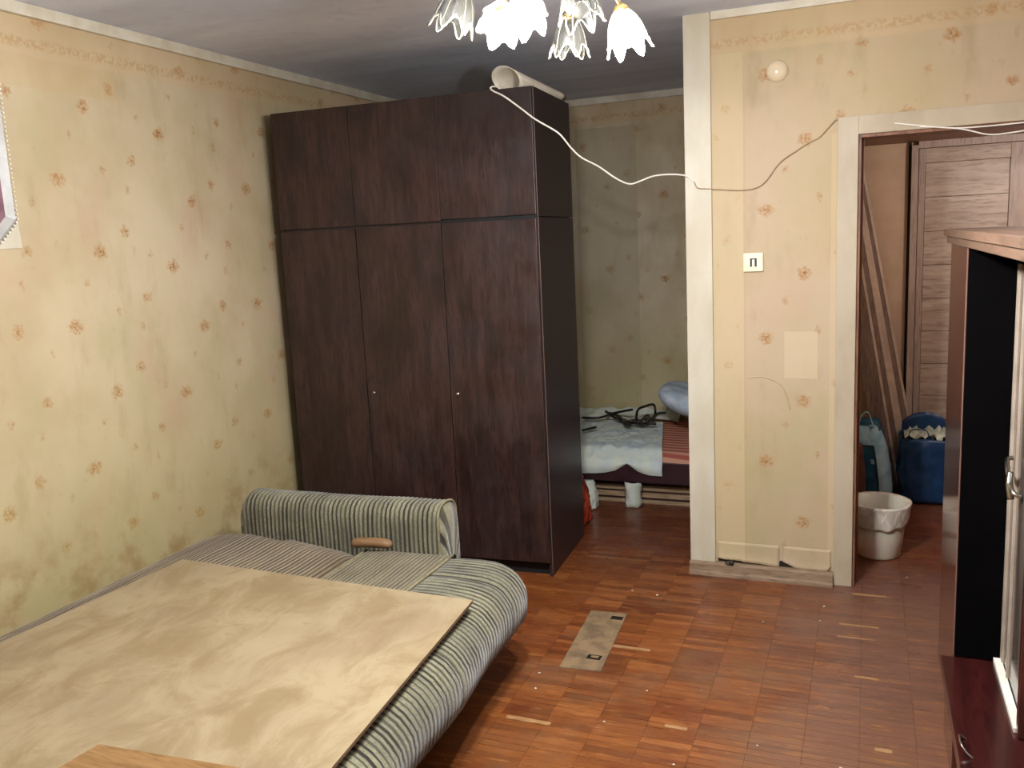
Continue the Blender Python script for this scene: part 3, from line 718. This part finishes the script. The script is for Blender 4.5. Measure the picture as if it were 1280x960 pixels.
# ------------------------------------------------------------------ bed in the alcove
bd = thing('bed', 'low dark-framed bed with a red striped mattress in the alcove', 'bed', (-1.3, 5.3, 0))
BX0, BX1, BY0, BY1 = -2.35, -.34, 4.95, 5.95
bm = bmesh.new(); box(bm, BX0, BX1, BY0, BY0+.04, .155, .285, bev=.006); under(obj('side_rail', bm, 'bed_frame'), bd)
under(bx('side_rail', 'bed_frame', (BX0, BX1, BY1-.04, BY1, .155, .285)), bd); under(bx('end_board', 'bed_frame', (BX1-.03, BX1, BY0+.04, BY1-.04, .12, .285)), bd); under(bx('end_board', 'bed_frame', (BX0, BX0+.03, BY0+.04, BY1-.04, .12, .285)), bd)
under(bx('slat_base', 'bed_frame', (BX0+.03, BX1-.03, BY0+.04, BY1-.04, .17, .26)), bd)
def bedz(x, y):
    e = max(0, min(1, (y-BY0)/.10)); return .285+.045*math.sin(e*math.pi/2)+.008*nz(x*3, y*3, 1)
bm = bmesh.new()
grid(bm, 60, 40, lambda u, v: (BX0+.01+(BX1-BX0-.02)*u, BY0+.004+(BY1-BY0-.01)*v, bedz(BX0+(BX1-BX0)*u, BY0+(BY1-BY0)*v)))
box(bm, BX0+.01, BX1-.01, BY0+.006, BY1-.01, .24, .285); under(obj('mattress', bm, 'mattress', None, True), bd)
for lx, ly in ((-1.29, 4.985), (-.40, 5.0), (-2.28, 5.0), (-2.28, 5.85), (-.42, 5.85)):
    bm = bmesh.new(); lathe(bm, [(.001, 0), (.032, 0), (.030, .05), (.026, .11), (.03, .16), (.034, .17), (.001, .17)], 14, Matrix.Translation((lx, ly, 0))); L = under(obj('leg', bm, 'bed_frame', None, True), bd)
# cloth wrapped round the middle leg
bm = bmesh.new(); lathe(bm, [(.052, .002), (.050, .03), (.044, .06), (.049, .10), (.050, .12), (.05, .152)], 28, Matrix.Translation((-1.29, 4.985, 0)), mod=lambda a, j: 1+.09*math.sin(5*a+j*1.7)+.04*math.sin(11*a+j)); thick(bm, .003)
tag(obj('leg_rag', bm, 'sheet', None, True), 'whitish rag wrapped around the bed leg above the floor', 'rag')
# planks pushed under the bed
k = 0
for (ya, yb, za, zb, xa, xb, rz) in ((5.042, 5.16, 0, .022, -1.58, -.30, 0), (5.05, 5.17, .023, .036, -1.62, -.32, .006), (5.042, 5.19, .037, .066, -1.57, -.32, -.006), (5.055, 5.18, .067, .078, -1.5, -.33, .01), (5.044, 5.2, .079, .112, -1.57, -.34, -.004), (5.06, 5.2, .113, .124, -1.5, -.36, 0)):
    o = bx('plank', 'plank_pale' if k % 2 == 0 else 'bed_frame', (xa, xb-.15, ya, yb, za, zb), bev=.0015)
    tag(o, ['pale plank lying on the floor under the bed, bottom of its stack', 'thin dark batten just above the lowest plank under the bed', 'pale plank second lowest of the light ones under the bed', 'thin dark batten between the two upper pale planks under the bed', 'pale plank topmost of the light ones under the bed', 'thin dark batten on top of the plank stack under the bed'][k], 'plank', 'planks stored under the bed'); k += 1
# rumpled sheet at the back
bm = bmesh.new()
def sh(u, v):
    x = -2.2+1.02*u; y = 5.82+.12*v; z = bedz(x, y)+.012+.05*v+.030*abs(nz(x*7, y*9, 2))+.014*abs(nz(x*17, y*15, 7))
    return (x, y, z)
grid(bm, 70, 50, sh); thick(bm, .004); tag(obj('bed_sheet', bm, 'sheet', None, True), 'rumpled whitish sheet at the back of the bed beside the wall', 'sheet')
# towel hanging over the near side
bm = bmesh.new()
def hem(x):
    pr = [(-2.1, .30), (-1.62, .262), (-1.53, .258), (-1.40, .268), (-1.33, .285), (-1.262, .325), (-1.255, .33), (-1.20, .29), (-1.13, .268), (-1.055, .268)]
    for a, b in zip(pr, pr[1:]):
        if x <= b[0]: t = (x-a[0])/(b[0]-a[0]); return a[1]+(b[1]-a[1])*t
    return .27
def tw(u, v):
    xr = -1.10; x = -2.0+(xr+2.0)*u
    if v < .55:
        t = v/.55; y = 5.80-(5.80-(BY0-.012))*t; x += -.20*max(0, u-.75)/.25*(1-t)*.9
        z = bedz(x, y)+.016+.022*abs(nz(x*8, y*6, 9))+.016*abs(nz(x*20, y*14, 3))
        if y < BY0+.05: z -= .012
        return (x, y, z)
    t = (v-.55)/.45; zt = bedz(x, BY0)+.002; z = zt+(1.62-(1.62-hem(x/1.045))*1.045-zt)*t
    return (x, BY0-.013-.012*math.sin(t*math.pi)-.010*abs(nz(x*11, z*6, 5)), z)
grid(bm, 130, 100, tw); thick(bm, .005)
tag(obj('towel', bm, 'towel', None, True), 'pale green and blue towel draped over the near side of the bed', 'towel')
# black wires on the bed
cw = thing('black_cord', 'tangled black cord with a raised loop on the towel', 'cord', (-1.4, 5.4, .42))
for q in (((762, 515), (775, 520), (783, 530), (795, 523), (803, 528), (820, 529)), ((795, 528), (797, 512), (806, 507), (817, 505), (819, 515), (816, 525)), ((728, 521), (750, 521), (765, 516), (790, 511)), ((810, 526), (822, 516), (832, 515)), ((728, 537), (745, 533)), ((757, 513), (768, 521), (776, 524), (790, 527), (803, 530)), ((800, 527), (808, 518), (812, 521), (806, 529), (796, 528)), ((770, 518), (781, 526), (788, 531))):
    bm = bmesh.new(); tube(bm, smoothpath([atz(a, b+1, .392) if b > 514 else at(a, b+1, 5.6) for a, b in q], 5), .0085, 6); under(obj('wire', bm, 'cord_black', None, True), cw)
for a, b in ((788, 528), (809, 525), (777, 526)):
    bm = bmesh.new(); bmesh.ops.create_icosphere(bm, subdivisions=2, radius=.016, matrix=Matrix.Translation(atz(a, b, .378))); under(obj('plug', bm, 'cord_black', None, True), cw)
# pillow
bm = bmesh.new()
def pl(u, v):
    a = u*2*math.pi; b = (v-.5)*math.pi; cb_ = math.copysign(abs(math.cos(b))**.5, math.cos(b)); r = abs(math.cos(a))**4+abs(math.sin(a))**4; k = r**-.25
    x, y, z = .32*cb_*math.cos(a)*k, .24*cb_*math.sin(a)*k, .075*math.sin(b)+.012*nz(u*9, v*7, 2)
    return Matrix.Translation((-.93, 5.52, .505)) @ Matrix.Rotation(.42, 4, 'Y') @ Vector((x, y, z))
grid(bm, 49, 20, pl); tag(obj('pillow', bm, 'pillow', None, True), 'pale blue-grey pillow resting at the right end of the bed', 'pillow')

# red bag beside the wardrobe
def bagmesh(w, d, h, seed, top=.8, lean=(0, 0), nu=48, nv=22, cr=.05, open_top=False):
    bm = bmesh.new()
    def f(u, v):
        a = u*2*math.pi; e = 3.2; k = (abs(math.cos(a))**e+abs(math.sin(a))**e)**(-1/e)
        s = (.86+.2*math.sin(v*math.pi*.62))*(1-(1-top)*v**2)
        s *= 1+cr*nz(math.cos(a)*3+seed, math.sin(a)*3, v*5)+cr*.5*nz(math.cos(a)*9+seed, math.sin(a)*9, v*14)
        if v < .05: s *= .8+4*v
        return (w/2*math.cos(a)*k*s+lean[0]*v, d/2*math.sin(a)*k*s+lean[1]*v, h*v*(1+.04*nz(u*6, seed, 0)) if v > 0 else 0)
    V = grid(bm, nu, nv, f); bm.faces.new([V[i][0] for i in range(nu-1)][::-1])
    if not open_top: bm.faces.new([V[i][-1] for i in range(nu-1)])
    bmesh.ops.remove_doubles(bm, verts=bm.verts[:], dist=1e-5)
    return bm, f
bm, f = bagmesh(.22, .26, .36, 3.3, top=.35, cr=.2, lean=(-.04, 0)); o = obj('red_bag', bm, 'red_bag', None, True); o.location = (-1.545, 4.60, 0); tag(o, 'shiny orange-red plastic bag on the floor just behind the wardrobe', 'bag')
bm, f = bagmesh(.14, .12, .17, 5.1, top=.5, cr=.2); o = obj('white_bag', bm, 'sheet', None, True); o.location = (-1.55, 4.88, 0); tag(o, 'small whitish cloth bundle by the bed behind the red bag', 'bundle')

# ------------------------------------------------------------------ hall
d1 = thing('door_1', 'closed grey oak laminate door at the end of the hall', 'door', (.6, 5.78, 0)); d1['kind'] = 'structure'; del d1['category']
Y = 5.78
under(bx('frame_side', 'grey_oak_v', (.226, .262, Y-.05, Y, 0, 2.05), bev=.002), d1); under(bx('frame_side', 'grey_oak_v', (.90, .95, Y-.05, Y, 0, 2.05), bev=.002), d1)
under(bx('frame_head', 'grey_oak_v', (.262, .90, Y-.05, Y, 2.03, 2.07), bev=.002), d1)
under(bx('frame_gap_shade', 'dark_gap', (.212, .226, Y-.02, Y, 0, 2.07)), d1)  # solid dark strip standing in for the shadow line beside the frame
under(bx('stile', 'grey_oak_v', (.266, .30, Y-.035, Y-.002, .01, 2.028), bev=.003), d1); under(bx('stile', 'grey_oak_v', (.735, .898, Y-.035, Y-.002, .01, 2.028), bev=.003), d1)
under(bx('top_rail', 'grey_oak', (.30, .735, Y-.034, Y-.002, 1.945, 2.028), bev=.003), d1); under(bx('bottom_rail', 'grey_oak', (.30, .735, Y-.034, Y-.002, .01, .18), bev=.003), d1)
h = (1.945-.18)/9
for k in range(9): under(bx('door_board', 'grey_oak', (.302, .733, Y-.026, Y-.004, .18+h*k+.001, .18+h*(k+1)-.0015), bev=.002), d1)
# long laminate boards leaning on the left hall wall
lbl = ['long brown laminate board leaning nearest the doorway jamb', 'brown laminate board with a pale edge, second of the leaning boards', 'narrow pale-edged laminate board in the middle of the leaning boards', 'outermost long laminate board leaning farthest from the jamb']
for k, (xb, xt, y, wdt, zt, mt) in enumerate(((.20, -.125, 5.655, .105, 1.90, 'lam_brown'), (.245, -.095, 5.675, .10, 1.97, 'lam_brown'), (.275, -.08, 5.695, .10, 2.0, 'lam_light'), (.325, -.055, 5.718, .11, 2.03, 'lam_brown'))):
    L = math.hypot(xt-xb, zt); an = math.atan2(xt-xb, zt); mt_ = Matrix.Translation((xb, y, .03)) @ Matrix.Rotation(an, 4, 'Y')
    o = thing('laminate_board', lbl[k], 'board', (xb, y, 0), group='laminate boards leaning in the hall')
    under(bx('board', mt, (-wdt, 0, -.008, .008, 0, L-.05), mtx=mt_, bev=.001), o); under(bx('edge_strip', 'lam_light', (-.012, .0012, -.0088, .0088, 0, L-.05), mtx=mt_), o)
# bags
def strap(pts, mt, parent, r=.008):
    bm = bmesh.new(); tube(bm, smoothpath(pts, 6), r, 8, flat=.4); return obj('handle', bm, mt, parent, True)
b1 = thing('shopping_bag', 'teal and pale blue woven shopping bag leaning by the hall wall', 'bag', (.055, 5.50, 0))
bm, f = bagmesh(.235, .26, .46, 1.2, top=.62, cr=.08, lean=(-.055, 0)); obj('body', bm, 'bag_teal', b1, True)
bm = bmesh.new()
grid(bm, 10, 18, lambda u, v: tuple(Vector(f(.80+.16*u, .06+.86*v)) + Vector((.004, -.008, 0)))); obj('side_stripe', bm, 'bag_light', b1, True)
bm = bmesh.new(); grid(bm, 16, 6, lambda u, v: tuple(Vector(f(.60+.28*u, .74+.24*v)) + Vector((0, -.009, 0)))); obj('top_band', bm, 'bag_light', b1, True)
bm = bmesh.new(); grid(bm, 5, 3, lambda u, v: tuple(Vector(f(.76+.03*u, .50+.06*v)) + Vector((0, -.009, 0)))); obj('label_patch', bm, 'bag_light', b1, True)
strap([(-.09, -.09, .42), (-.08, -.1, .50), (-.04, -.1, .53), (-.01, -.1, .44)], 'bag_light', b1)
b2 = thing('shopping_bag', 'full dark blue woven bag with pale rags on top before the hall door', 'bag', (.335, 5.50, 0))
bm, f2 = bagmesh(.31, .30, .385, 8.2, top=.86, cr=.09, open_top=True); thick(bm, .003); obj('body', bm, 'bag_blue', b2, True)
bm = bmesh.new(); grid(bm, 24, 14, lambda u, v: (-.12+.24*u, -.12+.23*v, .40+.06*nz(u*6, v*6, 3)+.03*nz(u*15, v*14, 8)-.03*abs(u-.5))); obj('rags', bm, 'white_stuff', b2, True)
bm = bmesh.new(); grid(bm, 20, 6, lambda u, v: (-.13+.25*u, .115+.01*nz(u*5, v, 1), .34+.16*v*math.sin(math.pi*(.08+.84*u))**.35)); thick(bm, .003); obj('back_flap', bm, 'bag_blue', b2, True)
strap([(-.10, -.125, .38), (-.09, -.14, .44), (-.01, -.14, .44), (.0, -.13, .37)], 'bag_blue', b2, .007)
bm, f = bagmesh(.11, .12, .37, 12.2, top=.5, cr=.12); o = obj('brown_sack', bm, 'brown_cloth', None, True); o.location = (-.045, 5.28, 0); tag(o, 'narrow brown cloth sack half hidden behind the doorway jamb', 'sack')
# bin
bn = thing('waste_bin', 'round translucent waste bin with a white liner just inside the doorway', 'bin', (.068, 4.50, 0))
bm = bmesh.new(); lathe(bm, [(.001, 0), (.098, 0), (.104, .008), (.118, .12), (.130, .258), (.136, .262), (.136, .27), (.128, .27), (.115, .12), (.100, .012), (.001, .01)], 40); obj('bucket', bm, 'bin', bn, True)
bm = bmesh.new()
def ln(u, v):
    a = u*2*math.pi; hem_ = .175+.022*nz(math.cos(a)*2.5, math.sin(a)*2.5, 3)+(.02*math.sin(a*1+.4))
    if v < .5: t = v/.5; z = hem_+(.278-hem_)*t; r = .118+.024*((z-.12)/.15)+.006+.004*abs(nz(math.cos(a)*7, math.sin(a)*7, z*20))*(2-t)
    else: t = (v-.5)/.5; z = .278-.15*t; r = .140-.022*t+.004*nz(math.cos(a)*7, math.sin(a)*7, z*20)-.006
    return (r*math.cos(a), r*math.sin(a), z)
grid(bm, 72, 20, ln); bmesh.ops.remove_doubles(bm, verts=bm.verts[:], dist=1e-5); thick(bm, .0008); obj('liner', bm, 'liner', bn, True)

hl = bpy.data.lights.new('hall_fill', 'POINT'); hl.energy = 20; hl.color = (1, .95, .92); hl.shadow_soft_size = .08  # added fill with no fixture, brightens the hall
ho = bpy.data.objects.new('hall_fill', hl); C.objects.link(ho); ho.location = (.85, 4.75, 1.95)

# ------------------------------------------------------------------ display cabinet on the right
cbn = thing('display_cabinet', 'dark red polished cabinet with recessed glass doors along the right wall', 'cabinet', (.55, 2.4, 0))
def cp(nm, mt, b, bev=.002): return under(bx(nm, mt, b, bev=bev), cbn)
cp('end_compartment', 'cab_red', (.27, .84, 2.905, 3.45, .0, 1.535)); 
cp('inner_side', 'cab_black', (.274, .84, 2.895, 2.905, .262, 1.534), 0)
cp('edge_highlight', 'wardrobe_edge', (.2685, .2715, 2.893, 2.897, .262, 1.533), 0)  # pale strip painting the highlight along the polished front edge
cp('top_board', 'cab_top', (.255, .85, 1.2, 3.60, 1.560, 1.584), .003); cp('top_rail', 'cab_top', (.262, .85, 1.2, 3.55, 1.536, 1.559), .003)
cp('base_shelf', 'ledge', (.232, .84, 1.2, 2.892, .235, .26), .004)
cp('base_front', 'cab_red', (.25, .27, 2.62, 2.90, 0, .234)); cp('base_front', 'cab_red', (.25, .27, 1.2, 2.44, 0, .234)); cp('base_body', 'black_void', (.275, .84, 1.2, 2.90, 0, .234), 0)
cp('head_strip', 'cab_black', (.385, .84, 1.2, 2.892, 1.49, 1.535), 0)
g = cp('glass_door', 'glass_grey', (.404, .410, 2.47, 2.86, .275, 1.48), 0)
for b in ((.398, .412, 2.855, 2.885, .272, 1.488), (.398, .412, 2.755, 2.768, .272, 1.488)):
    bm = bmesh.new(); box(bm, *b, bev=.001); o = obj('door_stile', bm, 'glass_frame', g)
bm = bmesh.new(); tube(bm, smoothpath([(.398, 2.81, .93), (.382, 2.80, .925), (.378, 2.72, .89), (.380, 2.66, .87), (.398, 2.65, .86)], 6), .007, 8); tube(bm, smoothpath([(.380, 2.72, .91), (.376, 2.70, .88), (.380, 2.69, .84)], 5), .009, 8)
o = obj('door_handle', bm, 'metal', g, True); o['label'] = 'pale metal handle'
cp('track', 'white_plastic', (.380, .402, 2.47, 2.885, .261, .275), .001)
cp('divider', 'cab_red', (.385, .84, 2.44, 2.468, .262, 1.49)); cp('glass_door', 'glass_grey', (.404, .410, 1.25, 2.435, .275, 1.48), 0)
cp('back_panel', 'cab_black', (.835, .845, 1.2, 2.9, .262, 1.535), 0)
bm = bmesh.new(); tube(bm, smoothpath([(.262, 2.40, .262), (.245, 2.395, .275), (.242, 2.36, .285), (.243, 2.33, .285), (.255, 2.315, .272), (.27, 2.31, .262)], 5), .0025, 6); under(obj('pull', bm, 'metal', None, True), cbn)
